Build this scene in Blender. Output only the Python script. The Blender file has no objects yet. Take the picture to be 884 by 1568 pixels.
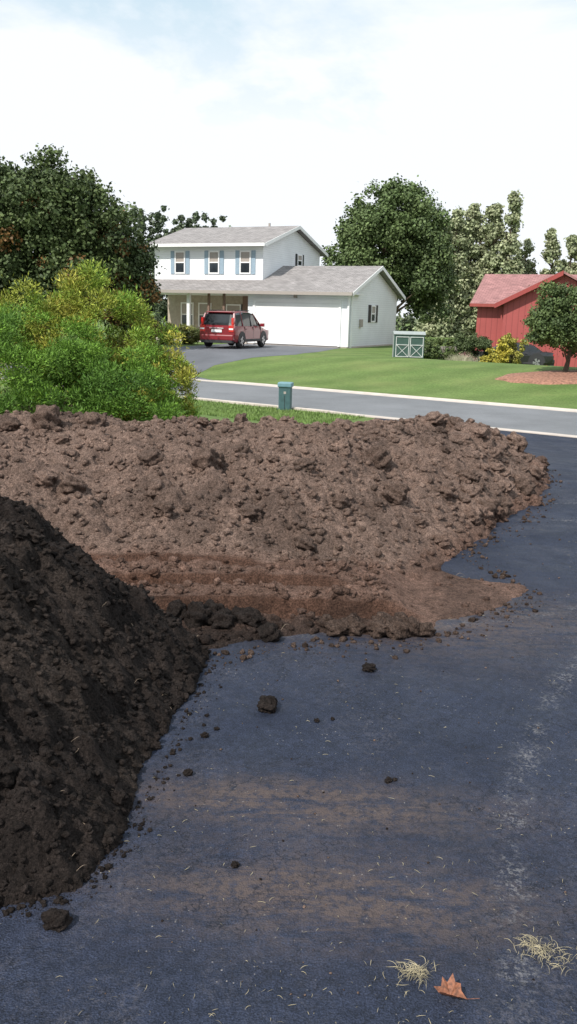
import bpy, math, random
import numpy as np
from mathutils import Vector, Matrix
rng=np.random.default_rng(7); random.seed(7)
scene=bpy.context.scene
COL=scene.collection
# ------------------------------------------------------------ helpers
def ss(a,b,x):
    t=np.clip((np.asarray(x,float)-a)/(b-a),0,1);return t*t*(3-2*t)
NX,NY=math.sin(math.radians(34)),math.cos(math.radians(34))
def st(x,y): return x*NX+y*NY, x*NY-y*NX
def xy(s,t): return s*NX+t*NY, s*NY-t*NX
def hst(s,t):
    return -0.75*ss(8.5,17,s)+0.69*ss(24,31.5,s)-0.75*ss(32,40,s)*ss(-20,-16.5,t)
def gz(x,y):
    s,t=st(x,y);return float(hst(s,t))
def mesh_obj(name,verts,faces,mats=(),parent=None,smooth=False,colors=None,midx=None):
    me=bpy.data.meshes.new(name)
    verts=np.asarray(verts,np.float32)
    if isinstance(faces,np.ndarray):
        k=faces.shape[1];n=len(faces)
        me.vertices.add(len(verts));me.vertices.foreach_set('co',verts.ravel())
        me.loops.add(n*k);me.loops.foreach_set('vertex_index',faces.astype(np.int32).ravel())
        me.polygons.add(n);me.polygons.foreach_set('loop_start',np.arange(0,n*k,k,dtype=np.int32))
        me.update(calc_edges=True)
    else:
        me.from_pydata([tuple(map(float,v)) for v in verts],[],faces);me.update()
    if smooth: me.polygons.foreach_set('use_smooth',np.ones(len(me.polygons),bool))
    if colors is not None:
        a=me.color_attributes.new('Col','FLOAT_COLOR','POINT')
        c=np.ones((len(verts),4),np.float32);c[:,:3]=colors;a.data.foreach_set('color',c.ravel())
    for m in mats: me.materials.append(m)
    if midx is not None: me.polygons.foreach_set('material_index',np.asarray(midx,np.int32))
    o=bpy.data.objects.new(name,me);COL.objects.link(o)
    if parent: o.parent=parent
    return o
def empty(name,loc=(0,0,0)):
    e=bpy.data.objects.new(name,None);e.empty_display_size=.3;COL.objects.link(e);return e
# numpy noise
def _h(i,j,seed):
    v=np.sin(i*127.1+j*311.7+seed*74.7)*43758.5453
    return v-np.floor(v)
def vn(x,y,seed=0):
    i=np.floor(x);j=np.floor(y);fx=x-i;fy=y-j
    fx=fx*fx*(3-2*fx);fy=fy*fy*(3-2*fy)
    return (_h(i,j,seed)*(1-fx)+_h(i+1,j,seed)*fx)*(1-fy)+(_h(i,j+1,seed)*(1-fx)+_h(i+1,j+1,seed)*fx)*fy
def fbm(x,y,seed=0,o=4):
    r=0;a=.5
    for k in range(o):
        r=r+a*(vn(x,y,seed+k*3)-.5);x,y=x*1.63+y*1.21+7.1,y*1.63-x*1.21+3.7;a*=.55
    return r
def clodn(x,y,sc,seed,dens=.7):
    x,y=x+.35*sc*fbm(x/sc*2.2,y/sc*2.2,seed+31,2)*2,y+.35*sc*fbm(x/sc*2.2,y/sc*2.2,seed+37,2)*2
    X=x/sc;Y=y/sc;i0=np.floor(X);j0=np.floor(Y);best=np.zeros_like(X)
    for di in(-1,0,1):
        for dj in(-1,0,1):
            i=i0+di;j=j0+dj
            px=i+_h(i,j,seed);py=j+_h(i,j,seed+1);rr=.3+.45*_h(i,j,seed+2)**1.5
            d=np.hypot(X-px,Y-py)/rr
            hh=np.sqrt(np.clip(1-d*d,0,1))*rr*(_h(i,j,seed+5)<dens)
            best=np.maximum(best,hh)
    return best
# ------------------------------------------------------------ material helpers
def newmat(name):
    m=bpy.data.materials.new(name);m.use_nodes=True;nt=m.node_tree
    return m,nt,nt.nodes['Principled BSDF']
def nd(nt,typ,**kw):
    n=nt.nodes.new(typ)
    for k,v in kw.items():
        if k.startswith('i_'):
            key=k[2:];key=int(key) if key.isdigit() else key.replace('_',' ')
            if hasattr(v,'node'): nt.links.new(v,n.inputs[key])
            else: n.inputs[key].default_value=v
        else: setattr(n,k,v)
    return n
def mth(nt,op,a,b=0.0,c=None,clamp=False):
    n=nt.nodes.new('ShaderNodeMath');n.operation=op;n.use_clamp=clamp
    for k,v in enumerate((a,b) if c is None else (a,b,c)):
        if hasattr(v,'node'): nt.links.new(v,n.inputs[k])
        else: n.inputs[k].default_value=v
    return n.outputs[0]
def pos(nt): return nd(nt,'ShaderNodeNewGeometry').outputs['Position']
def noise(nt,scale,detail=3,rough=.6,vec=None,dist=0):
    n=nd(nt,'ShaderNodeTexNoise',i_Scale=scale,i_Detail=detail,i_Roughness=rough,i_Distortion=dist)
    nt.links.new(vec if vec is not None else pos(nt),n.inputs['Vector']);return n.outputs['Fac']
def ramp(nt,fac,stops):
    r=nt.nodes.new('ShaderNodeValToRGB');nt.links.new(fac,r.inputs[0]);e=r.color_ramp.elements
    while len(e)<len(stops): e.new(.5)
    for k,(p,c) in enumerate(stops):
        e[k].position=p;e[k].color=(c[0],c[1],c[2],1) if hasattr(c,'__len__') else (c,c,c,1)
    return r.outputs[0]
def mixc(nt,f,a,b,mode='MIX'):
    n=nt.nodes.new('ShaderNodeMix');n.data_type='RGBA';n.blend_type=mode
    for k,v in((0,f),(6,a),(7,b)):
        if hasattr(v,'node'): nt.links.new(v,n.inputs[k])
        elif hasattr(v,'__len__'): n.inputs[k].default_value=(v[0],v[1],v[2],1)
        elif k: n.inputs[k].default_value=(v,v,v,1)
        else: n.inputs[k].default_value=v
    return n.outputs[2]
def bump(nt,b,h,strength=.5,dist=.01):
    n=nd(nt,'ShaderNodeBump',i_Strength=strength,i_Distance=dist);nt.links.new(h,n.inputs['Height']);nt.links.new(n.outputs[0],b.inputs['Normal'])
def simple(name,col,rough=.6,var=.15,scale=8,metal=0,bmp=0,coat=0):
    m,nt,b=newmat(name)
    f=noise(nt,scale,3)
    c=ramp(nt,f,[(.3,[x*(1-var) for x in col]),(.7,[min(1,x*(1+var)) for x in col])])
    nt.links.new(c,b.inputs['Base Color']);b.inputs['Roughness'].default_value=rough;b.inputs['Metallic'].default_value=metal
    if coat: b.inputs['Coat Weight'].default_value=coat;b.inputs['Coat Roughness'].default_value=.08
    if bmp: bump(nt,b,noise(nt,scale*6,2),.4,bmp)
    return m
# ---- asphalt of the near driveway
def driveway_mat():
    m,nt,b=newmat('sealed_asphalt')
    P=pos(nt);sx=nd(nt,'ShaderNodeSeparateXYZ');nt.links.new(P,sx.inputs[0]);X,Y=sx.outputs[0],sx.outputs[1]
    base=ramp(nt,noise(nt,1.3,5,.7,dist=.4),[(.3,(.011,.0138,.025)),(.7,(.022,.027,.046))])
    fine=noise(nt,190,2,.7)
    base=mixc(nt,1,base,ramp(nt,fine,[(.35,.45),(.7,1.9)]),'MULTIPLY')
    base=mixc(nt,1,base,ramp(nt,noise(nt,24,4,.75),[(.3,.65),(.7,1.4)]),'MULTIPLY')
    dust=ramp(nt,noise(nt,1.9,6,.72,dist=.8),[(.47,0),(.7,1)])
    fd=ramp(nt,noise(nt,55,3,.8),[(.46,0),(.66,1)])
    d1=mth(nt,'MULTIPLY',dust,fd);d1=mth(nt,'MULTIPLY',d1,.5)
    base=mixc(nt,d1,base,(.12,.11,.12))
    mp=nd(nt,'ShaderNodeMapping');mp.inputs['Scale'].default_value=(2.0,9,1);mp.inputs['Rotation'].default_value=(0,0,.08);nt.links.new(P,mp.inputs[0])
    streak=ramp(nt,noise(nt,1.8,7,.75,vec=mp.outputs[0],dist=.6),[(.36,0),(.54,1)])
    streak=mth(nt,'MULTIPLY',streak,ramp(nt,noise(nt,28,4,.8),[(.36,.15),(.56,1)]))
    def gauss(c,w,src):
        q=mth(nt,'SUBTRACT',src,c);q=mth(nt,'DIVIDE',q,w);q=mth(nt,'MULTIPLY',q,q);return mth(nt,'POWER',2.718,mth(nt,'MULTIPLY',q,-1))
    Yw=mth(nt,'ADD',Y,mth(nt,'MULTIPLY',X,.06))
    g=mth(nt,'MULTIPLY',gauss(2.56,.15,Yw),gauss(.08,.62,X))
    g2=mth(nt,'MULTIPLY',gauss(2.10,.17,Yw),gauss(.15,.55,X))
    g3=mth(nt,'MULTIPLY',gauss(4.4,.5,Y),gauss(.8,.9,X));g3=mth(nt,'MULTIPLY',g3,.8)
    g=mth(nt,'ADD',g,g2);g=mth(nt,'ADD',g,g3);g=mth(nt,'MULTIPLY',g,streak);g=mth(nt,'MULTIPLY',g,1.4,clamp=True)
    base=mixc(nt,g,base,(.082,.060,.052))
    def arc(cx,cy,R,w,amt):
        dx=mth(nt,'SUBTRACT',X,cx);dy=mth(nt,'SUBTRACT',Y,cy)
        d=mth(nt,'SQRT',mth(nt,'ADD',mth(nt,'MULTIPLY',dx,dx),mth(nt,'MULTIPLY',dy,dy)))
        return mth(nt,'MULTIPLY',gauss(R,w,d),amt)
    br=mth(nt,'MULTIPLY',ramp(nt,noise(nt,5,5,.8),[(.44,0),(.6,1)]),ramp(nt,noise(nt,70,2,.8),[(.48,0),(.6,1)]))
    a=mth(nt,'ADD',arc(5.6,1.0,5.06,.05,.5),arc(5.9,1.3,4.95,.03,.4));a=mth(nt,'ADD',a,arc(-1,10,6.0,.04,.4));a=mth(nt,'ADD',a,arc(2,-6,12.8,.05,.55));a=mth(nt,'ADD',a,arc(4,-4,11.6,.05,.55))
    a=mth(nt,'MULTIPLY',a,br)
    base=mixc(nt,a,base,(.26,.25,.25))
    vo=nd(nt,'ShaderNodeTexVoronoi',i_Scale=42);nt.links.new(P,vo.inputs['Vector'])
    chip=ramp(nt,vo.outputs['Distance'],[(.06,1),(.13,0)])
    chip=mth(nt,'MULTIPLY',chip,ramp(nt,noise(nt,2.6,4,.85),[(.48,0),(.6,.75)]))
    base=mixc(nt,chip,base,(.33,.30,.27))
    def cracks(scale,w,wscale,wamt,mask):
        vc=nd(nt,'ShaderNodeTexVoronoi',feature='DISTANCE_TO_EDGE',i_Scale=scale)
        wv=nd(nt,'ShaderNodeVectorMath',operation='ADD');nt.links.new(P,wv.inputs[0])
        nz=nd(nt,'ShaderNodeTexNoise',i_Scale=wscale,i_Detail=4.0,i_Roughness=.7);nt.links.new(P,nz.inputs[0])
        sc=nd(nt,'ShaderNodeVectorMath',operation='SCALE',i_Scale=wamt);nt.links.new(nz.outputs['Color'],sc.inputs[0]);nt.links.new(sc.outputs[0],wv.inputs[1])
        nt.links.new(wv.outputs[0],vc.inputs['Vector'])
        return mth(nt,'MULTIPLY',ramp(nt,vc.outputs['Distance'],[(.0,1),(w,0)]),mask)
    cr=cracks(6,.03,8,.3,ramp(nt,noise(nt,1.7,4),[(.40,0),(.55,.9)]))
    cr2=cracks(17,.05,20,.1,ramp(nt,noise(nt,2.3,4,.7),[(.45,0),(.6,.6)]))
    cr=mth(nt,'MAXIMUM',cr,cr2)
    base=mixc(nt,cr,base,(.005,.005,.007))
    nt.links.new(base,b.inputs['Base Color'])
    nt.links.new(ramp(nt,noise(nt,3,4,.7),[(.3,.5),(.7,.85)]),b.inputs['Roughness']);b.inputs['Specular IOR Level'].default_value=.42
    b.inputs['Specular Tint'].default_value=(.68,.78,1,1)
    hh=mth(nt,'ADD',noise(nt,190,1,.7),noise(nt,45,2));bump(nt,b,hh,.8,.006)
    return m
def grass_mat(name,c1,c2,stripe=False):
    m,nt,b=newmat(name)
    f=noise(nt,.6,5,.7);base=ramp(nt,f,[(.3,c1),(.7,c2)])
    base=mixc(nt,1,base,ramp(nt,noise(nt,14,4,.75),[(.3,.65),(.7,1.3)]),'MULTIPLY')
    base=mixc(nt,ramp(nt,noise(nt,.35,3),[(.5,0),(.72,.45)]),base,(.22,.24,.09))
    if stripe:
        mp=nd(nt,'ShaderNodeMapping');mp.inputs['Rotation'].default_value=(0,0,math.radians(62));nt.links.new(pos(nt),mp.inputs[0])
        w=nd(nt,'ShaderNodeTexWave',i_Scale=.17,i_Distortion=2.5,i_Detail=3.0);nt.links.new(mp.outputs[0],w.inputs[0])
        base=mixc(nt,1,base,ramp(nt,w.outputs['Fac'],[(.1,.93),(.9,1.08)]),'MULTIPLY')
    nt.links.new(base,b.inputs['Base Color']);b.inputs['Roughness'].default_value=.9;b.inputs['Specular IOR Level'].default_value=.2
    bump(nt,b,noise(nt,40,2),.8,.03);return m
def road_mat(name,c,var=.2):
    m,nt,b=newmat(name)
    base=ramp(nt,noise(nt,.5,6,.7),[(.3,[x*(1-var) for x in c]),(.7,[x*(1+var) for x in c])])
    base=mixc(nt,1,base,ramp(nt,noise(nt,60,3,.7),[(.3,.8),(.7,1.2)]),'MULTIPLY')
    nt.links.new(base,b.inputs['Base Color']);b.inputs['Roughness'].default_value=.85;bump(nt,b,noise(nt,90,2),.4,.005);return m
def soil_mat():
    m,nt,b=newmat('soil')
    at=nd(nt,'ShaderNodeAttribute',attribute_name='Col')
    c=mixc(nt,1,at.outputs['Color'],ramp(nt,noise(nt,22,4,.8),[(.3,.5),(.7,1.45)]),'MULTIPLY')
    c=mixc(nt,1,c,ramp(nt,noise(nt,110,2,.8),[(.35,.5),(.65,1.45)]),'MULTIPLY')
    nt.links.new(c,b.inputs['Base Color']);b.inputs['Roughness'].default_value=.95;b.inputs['Specular IOR Level'].default_value=.15
    bump(nt,b,noise(nt,40,5,.82),1,.055);return m
def leaf_mat(name):
    m,nt,b=newmat(name)
    at=nd(nt,'ShaderNodeAttribute',attribute_name='Col')
    nt.links.new(at.outputs['Color'],b.inputs['Base Color']);b.inputs['Roughness'].default_value=.6;b.inputs['Specular IOR Level'].default_value=.25
    return m
def siding_mat(name,col,pitch=.115,vertical=False,dk=.55):
    m,nt,b=newmat(name)
    sx=nd(nt,'ShaderNodeSeparateXYZ');nt.links.new(pos(nt),sx.inputs[0])
    src=mth(nt,'ADD',sx.outputs[0],mth(nt,'MULTIPLY',sx.outputs[1],.3)) if vertical else sx.outputs[2]
    f=mth(nt,'FRACT',mth(nt,'DIVIDE',src,pitch))
    c=ramp(nt,f,[(.0,[x*dk for x in col]),(.14,col),(1,[x*.96 for x in col])])
    c=mixc(nt,1,c,ramp(nt,noise(nt,.8,4),[(.3,.92),(.7,1.04)]),'MULTIPLY')
    nt.links.new(c,b.inputs['Base Color']);b.inputs['Roughness'].default_value=.55;bump(nt,b,f,.5,.012);return m
def shingle_mat(name,col):
    m,nt,b=newmat(name)
    br=nd(nt,'ShaderNodeTexBrick',i_Scale=1.0);br.inputs['Color1'].default_value=(*[x*.85 for x in col],1);br.inputs['Color2'].default_value=(*[x*1.15 for x in col],1)
    br.inputs['Mortar'].default_value=(*[x*.55 for x in col],1);br.inputs['Mortar Size'].default_value=.012;br.inputs['Brick Width'].default_value=.3;br.inputs['Row Height'].default_value=.14
    mp=nd(nt,'ShaderNodeMapping');mp.inputs['Rotation'].default_value=(0,0,math.radians(25));nt.links.new(pos(nt),mp.inputs[0]);nt.links.new(mp.outputs[0],br.inputs[0])
    c=mixc(nt,1,br.outputs[0],ramp(nt,noise(nt,2,5,.7),[(.3,.8),(.7,1.2)]),'MULTIPLY')
    nt.links.new(c,b.inputs['Base Color']);b.inputs['Roughness'].default_value=.9;return m
def glass_mat(name,col=(.02,.025,.03)):
    m,nt,b=newmat(name);c=ramp(nt,noise(nt,1.5,2),[(.3,col),(.7,[x*2.2 for x in col])]);nt.links.new(c,b.inputs['Base Color'])
    b.inputs['Roughness'].default_value=.08;b.inputs['Specular IOR Level'].default_value=.6;return m
M_drive=driveway_mat();M_soil=soil_mat();M_leaf=leaf_mat('leaves');M_needle=leaf_mat('needles')
M_lawn=grass_mat('lawn_grass',(.10,.160,.042),(.15,.21,.065),True)
M_road=road_mat('road_asphalt',(.16,.165,.175));M_ndrive=road_mat('neighbour_asphalt',(.12,.125,.14))
M_conc=simple('concrete',(.50,.44,.39),.85,.12,3);M_bark=simple('bark',(.09,.065,.045),.9,.3,12,bmp=.02)
M_side=siding_mat('white_siding',(.84,.86,.89),dk=.7);M_trim=simple('white_trim',(.84,.84,.84),.5,.03)
M_shing=shingle_mat('grey_shingles',(.27,.25,.245));M_glass=glass_mat('window_glass')
M_shut=simple('blue_grey_shutter',(.28,.37,.45),.6,.08);M_dark=simple('black_shutter',(.02,.022,.025),.5,.1)
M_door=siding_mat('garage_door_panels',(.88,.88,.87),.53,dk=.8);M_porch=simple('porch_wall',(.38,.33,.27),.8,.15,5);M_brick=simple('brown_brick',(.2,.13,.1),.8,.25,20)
M_gutter=simple('tan_gutter',(.36,.32,.29),.5,.05)
M_red=siding_mat('red_boards',(.36,.075,.07),.25,True);M_rroof=shingle_mat('red_shingles',(.32,.16,.155))
# ------------------------------------------------------------ ground sheets
sl=sorted(set(list(np.round(np.arange(8,41,.25),3))+[-60,-40,-20,-10,-5,0,4,17.8,18.15,22.9,23.25]+list(range(44,80,4))+[100,140,200,300,450,700]))
tl=[-600,-400,-250,-150,-100,-70,-50,-40,-30,-25]+list(np.arange(-21,-8,.5))+[-5,0,10,20,40,70,120,200,350,600]
V=[];
for s in sl:
    for t in tl:
        x,y=xy(s,t);V.append((x,y,float(hst(s,t))))
nT=len(tl);Fc=[(i*nT+j,i*nT+j+1,(i+1)*nT+j+1,(i+1)*nT+j) for i in range(len(sl)-1) for j in range(nT-1)]
mesh_obj('lawn_ground',V,Fc,[M_lawn],smooth=True)
def sheet(name,s0,s1,tL,tR,mat,dz=.004,extra=()):
    S=[s for s in sl if s0<=s<=s1]
    for e in (s0,s1):
        if e not in S:S.append(e)
    S=sorted(set(S));V=[];F=[]
    for s in S:
        for t in (tL(s),tR(s)):
            x,y=xy(s,t);V.append((x,y,float(hst(s,-30))+dz))
    for i in range(len(S)-1):F.append((2*i,2*i+1,2*i+3,2*i+2))
    return mesh_obj(name,V,F,[mat],smooth=True)
ip=lambda xs,ys:(lambda s:float(np.interp(s,xs,ys)))
sheet('driveway',-20,17.8,ip([-20,-10,15,17.8],[5.5,1.3,-8.6,-9.6]),ip([-20,-10,15,17.8],[18,12,1.5,4.0]),M_drive,.006)
sheet('road',18.15,22.9,lambda s:-300,lambda s:300,M_road,.006)
sheet('neighbour_driveway',23.25,40.5,ip([23,25.4,30.4,40.5],[-26.5,-25,-27.2,-30]),ip([23.25,24.5,27,29,30.5,33,38.6,40.5],[-18.8,-21.0,-22.0,-21.6,-20.4,-20.9,-23.0,-23.2]),M_ndrive,.006)
def curb(s0,s1,near,gap):
    V=[];F=[]
    ts=list(np.arange(-120,121,1.0))
    prof=[(0,-.02),(0,.05),(.10,.065),(.2,.03),(s1-s0,.012),(s1-s0,-.02)]
    for k,t in enumerate(ts):
        low=gap(t)
        for (d,z) in prof:
            s=s0+d if near else s1-d
            zz=z*(0.45 if (low and z>.02) else 1)
            x,y=xy(s,t);V.append((x,y,float(hst(s0,-30))+zz))
    n=len(prof)
    for k in range(len(ts)-1):
        for j in range(n-1):F.append((k*n+j,k*n+j+1,(k+1)*n+j+1,(k+1)*n+j))
    return mesh_obj('concrete_curb',V,F,[M_conc])
curb(17.8,18.16,True,lambda t:-10.5<t<4.5);curb(22.89,23.25,False,lambda t:-26.5<t<-18.5)
M_edge=simple('bare_earth',(.30,.2,.13),.95,.3,6)
sheet('verge_soil',23.25,23.42,lambda s:-18.3,lambda s:60,M_edge,.004)
# ------------------------------------------------------------ dirt piles
def sdf(X,Y,poly):
    d=np.full(X.shape,1e9);ins=np.zeros(X.shape,bool);n=len(poly)
    for i in range(n):
        ax,ay=poly[i];bx,by=poly[(i+1)%n];ex,ey=bx-ax,by-ay
        w=np.clip(((X-ax)*ex+(Y-ay)*ey)/(ex*ex+ey*ey),0,1)
        d=np.minimum(d,np.hypot(X-ax-w*ex,Y-ay-w*ey))
        c=((ay<=Y)&(by>Y))|((by<=Y)&(ay>Y))
        with np.errstate(divide='ignore',invalid='ignore'):
            xi=ax+(Y-ay)/(by-ay if by!=ay else 1e-9)*ex
        ins^=c&(X<xi)
    return np.where(ins,d,-d)
BULK=[(-6.5,4.3),(-2.5,4.6),(-.9,4.80),(-.35,4.80),(0,4.74),(.45,4.78),(.8,5.05),(1.15,5.6),(1.5,6.2),(1.96,6.95),(2.5,8.2),(2.86,9.4),(2.3,9.8),(0,9.1),(-1.5,9.0),(-6.5,8.6)]
SKIRT=[(-2.6,3.3),(-1.2,3.5),(-.34,3.88),(.14,4.12),(.72,4.12),(.85,4.34),(1.12,4.5),(1.42,4.78),(1.45,5.02),(1.1,5.18),(.95,5.5),(.5,5.6),(-2.6,5.2)]
def brown(X,Y):
    wx=X+.14*fbm(X*2.2,Y*2.2,3)*2;wy=Y+.14*fbm(X*2.2,Y*2.2,9)*2
    wx2=X+.05*fbm(X*4.2,Y*4.2,13)*2;wy2=Y+.05*fbm(X*4.2,Y*4.2,19)*2
    cutx=ss(-2.4,-1.6,X)*(1-ss(-.25,.15,X+.15*fbm(X*3,Y*3,14)))*(1-ss(5.2,5.8,Y))
    wx=wx*(1-cutx)+wx2*cutx;wy=wy*(1-cutx)+wy2*cutx
    db=sdf(wx,wy,BULK);dk=sdf(wx2,wy2,SKIRT)
    top=.67+.13*fbm(X*.9,Y*.9,21)*2+.03*ss(0,-2,X)+.075*ss(-.2,.8,X)*ss(6.,7,Y)
    dd=np.clip(db,0,None)
    b=top*(1-np.exp(-(dd/(.90-.2*ss(.8,2,X)))**1.1))
    cut=ss(.0,.035,db)*cutx
    b=np.maximum(b,b*.5+.17*cut)*(db>0)
    m=ss(.0,.45,db);q=(1-.85*cut*(1-ss(.08,.16,db)))
    patch=ss(-.12,.18,fbm(X*1.3,Y*1.3,33))
    cl=clodn(X,Y,.40,11,.45)*.17*ss(.1,.6,db)*patch+clodn(X+.3,Y,.17,17,.55)*.095*(.3+.7*m)*(.35+.65*patch)+clodn(X,Y+.7,.08,23,.75)*.044*(.4+.6*m)+clodn(X,Y,.042,29,.8)*.026
    rough=(fbm(X*3,Y*3,31,5)*.15+fbm(X*9,Y*9,35,4)*.07)*m+fbm(X*22,Y*22,41,3)*.032
    bz=b+(cl+rough)*(db>0)*q
    flat=ss(.5,.8,X)
    yl=Y+.05*fbm(X*2.5,Y*.5,3)*2-.05*X
    led=ss(4.33,4.35,yl)*(1-flat)*ss(-1.6,-1.2,X)
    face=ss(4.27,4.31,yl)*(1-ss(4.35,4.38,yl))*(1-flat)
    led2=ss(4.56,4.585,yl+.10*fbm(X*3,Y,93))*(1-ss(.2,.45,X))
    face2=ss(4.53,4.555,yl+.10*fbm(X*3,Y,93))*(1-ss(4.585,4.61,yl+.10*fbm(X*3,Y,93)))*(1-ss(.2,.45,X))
    sk=ss(0,.04,dk)*(.014+.095*led+.05*led2)+(clodn(X,Y,.10,51,.4)*.07+clodn(X,Y,.04,53,.7)*.028)*ss(0,.08,dk)*(1-.9*flat)*(1-face)*(1-face2)*(1-.25*led)
    sk=sk+fbm(X*2,Y*30,61,3)*.015*(dk>0)*(1-flat)+fbm(X*2,Y*12,61,3)*.014*(dk>0)*flat+fbm(X*30,Y*30,63,2)*.008*(dk>0)
    z=np.maximum(bz,np.where(dk>0,sk,-1))
    z=np.where((db<0)&(dk<0),-.03,z)
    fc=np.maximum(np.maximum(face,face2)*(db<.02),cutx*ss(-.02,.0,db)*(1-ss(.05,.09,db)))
    return z,db,dk,fc
def grid_pile(name,x0,x1,y0,y1,st_,fn,colfn):
    xs=np.arange(x0,x1,st_);ys=np.arange(y0,y1,st_);X,Y=np.meshgrid(xs,ys)
    res=fn(X,Y);Z=res[0]
    s=X*NX+Y*NY;Zg=Z+hst(s,-30*np.ones_like(s))
    nx=len(xs);ny=len(ys)
    idx=np.arange(nx*ny).reshape(ny,nx)
    q=np.stack([idx[:-1,:-1],idx[:-1,1:],idx[1:,1:],idx[1:,:-1]],-1).reshape(-1,4)
    zz=Z.ravel();keep=(zz[q].max(1)>-.02);q=q[keep]
    used=np.unique(q);mp=-np.ones(nx*ny,int);mp[used]=np.arange(len(used))
    P=np.stack([X.ravel(),Y.ravel(),Zg.ravel()],1)[used]
    C=colfn(X,Y,res).reshape(-1,3)[used]
    return mesh_obj(name,P,mp[q],[M_soil],smooth=True,colors=C)
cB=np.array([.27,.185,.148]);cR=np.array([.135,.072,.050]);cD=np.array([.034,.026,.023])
def lerp(a,b,t): return a*(1-t[...,None])+b*t[...,None]
def colB(X,Y,res):
    z,db,dk,fc=res
    c=np.ones(X.shape+(3,))*cB
    c=lerp(c,np.array([.21,.125,.095]),ss(.2,.0,db)*.8)
    c=lerp(c,cR,np.clip(fc,0,1)*.95)  # ledge and bank faces: redder scraped soil, their shade painted into the colour
    dk_=ss(.1,-.5,X+.5*(Y-4.4)+fbm(X*4,Y*4,71)*1.2)*ss(4.5,4.0,Y)
    dk3=ss(4.34,4.22,Y+fbm(X*6,Y*6,78)*.25)*ss(.75,.5,X)*.75
    dk2=ss(.05,.2,fbm(X*1.7,Y*1.7,77)*1)*.35
    c=lerp(c,cD,np.clip(np.maximum(dk_,dk3),0,1)*.9);c=lerp(c,cD,dk2)
    return c*(1+.6*fbm(X*6,Y*6,81)[...,None])
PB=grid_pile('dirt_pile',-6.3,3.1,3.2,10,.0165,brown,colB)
DARK=[(-3.6,2.0),(-1.4,1.85),(-.765,2.02),(-.58,2.08),(-.5,2.33),(-.46,2.71),(-.39,3.28),(-.34,3.75),(-.5,4.1),(-.85,4.4),(-2,4.8),(-3.6,4.7)]
def dark(X,Y):
    wx=X+.07*fbm(X*4,Y*4,5)*2;wy=Y+.07*fbm(X*4,Y*4,8)*2
    d=sdf(wx,wy,DARK);dd=np.clip(d,0,None)
    top=1.07+.1*fbm(X*1.2,Y*1.2,91)*2
    b=top*(1-np.exp(-(dd/.84)**1.2))
    m=ss(0,.3,d)
    cl=clodn(X,Y,.24,101,.4)*.12*m+clodn(X,Y,.11,103,.6)*.06*(.4+.6*m)+clodn(X,Y,.05,105,.75)*.034+clodn(X,Y,.026,107,.8)*.020
    z=b+(cl+fbm(X*5,Y*5,111,5)*.09*m+fbm(X*30,Y*30,113,3)*.024+.006)
    return np.where(d>0,z,-.03),d
def colD(X,Y,res):
    c=np.ones(X.shape+(3,))*cD
    c=lerp(c,np.array([.060,.046,.039]),ss(-.05,.25,fbm(X*2.5,Y*2.5,121)))
    return c*(1+.8*fbm(X*9,Y*9,123)[...,None])
grid_pile('dirt_pile',-3.2,-.2,1.7,5.1,.011,dark,colD)
def ico(sub):
    import bmesh
    bm=bmesh.new();bmesh.ops.create_icosphere(bm,subdivisions=sub,radius=1)
    v=np.array([x.co[:] for x in bm.verts]);f=np.array([[x.index for x in q.verts] for q in bm.faces]);bm.free();return v,f
I1,I2,I3=ico(1),ico(2),ico(4)
def clods(name,P,R,C,base,squash=.8,amp=.35):
    v0,f0=base;n=len(P);nv=len(v0)
    V=np.repeat(v0[None],n,0)
    ph=rng.random((n,1,3))*20
    w=V*1.7+ph
    dn=np.sin(w[...,0:1]*1.9+w[...,1:2])*np.sin(w[...,1:2]*2.3+w[...,2:3])+.6*np.sin(w[...,2:3]*4.1+w[...,0:1]*3.3)
    if nv>200:
        w2=V*6+ph;dn=dn+.45*np.sin(w2[...,0:1]*1.3+2*np.sin(w2[...,1:2]))*np.sin(w2[...,1:2]*1.7+2*np.sin(w2[...,2:3]))+.25*np.sin(w2[...,2:3]*3.1+w2[...,0:1]*2.3)*np.sin(w2[...,1:2]*3.7)
    V=V*(1+amp*.5*dn)+rng.normal(0,.13 if nv<20 else(.08 if nv<200 else .028),V.shape)
    a=rng.random(n)*6.28;c,s=np.cos(a)[:,None],np.sin(a)[:,None]
    st3=np.stack([.8+.4*rng.random(n),.75+.35*rng.random(n),squash*(.7+.4*rng.random(n))],1)[:,None,:]
    V=V*st3*np.asarray(R)[:,None,None]
    V=np.stack([V[...,0]*c-V[...,1]*s,V[...,0]*s+V[...,1]*c,V[...,2]],-1)+np.asarray(P)[:,None,:]
    F=(f0[None]+np.arange(n)[:,None,None]*nv).reshape(-1,3)
    Cc=np.repeat(np.asarray(C)[:,None,:],nv,1).reshape(-1,3)
    return mesh_obj(name,V.reshape(-1,3),F,[M_soil],smooth=False,colors=Cc)
def scatter(n,x0,x1,y0,y1,fn,colfn,rmin,rmax,pw=2.5,nocut=False):
    X=rng.uniform(x0,x1,n);Y=rng.uniform(y0,y1,n);res=fn(X,Y);k=res[0]>.0
    if nocut: k&=~((res[3]>.2)&(rng.random(n)<.93))&~((res[1]<.05)&(X>.55)&(Y<5.6)&(rng.random(n)<.85))
    X,Y=X[k],Y[k];res=[r[k] for r in res];R=rmin+(rmax-rmin)*rng.random(len(X))**pw
    Z=res[0]+hst(X*NX+Y*NY,-30*np.ones_like(X))+R*.25
    C=colfn(X,Y,res)*rng.uniform(.7,1.25,(len(X),1));return np.stack([X,Y,Z],1),R,C
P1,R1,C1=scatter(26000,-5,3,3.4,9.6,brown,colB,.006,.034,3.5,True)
P2,R2,C2=scatter(20000,-2.6,-.3,1.8,4.8,dark,colD,.0028,.018,3.5)
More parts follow.
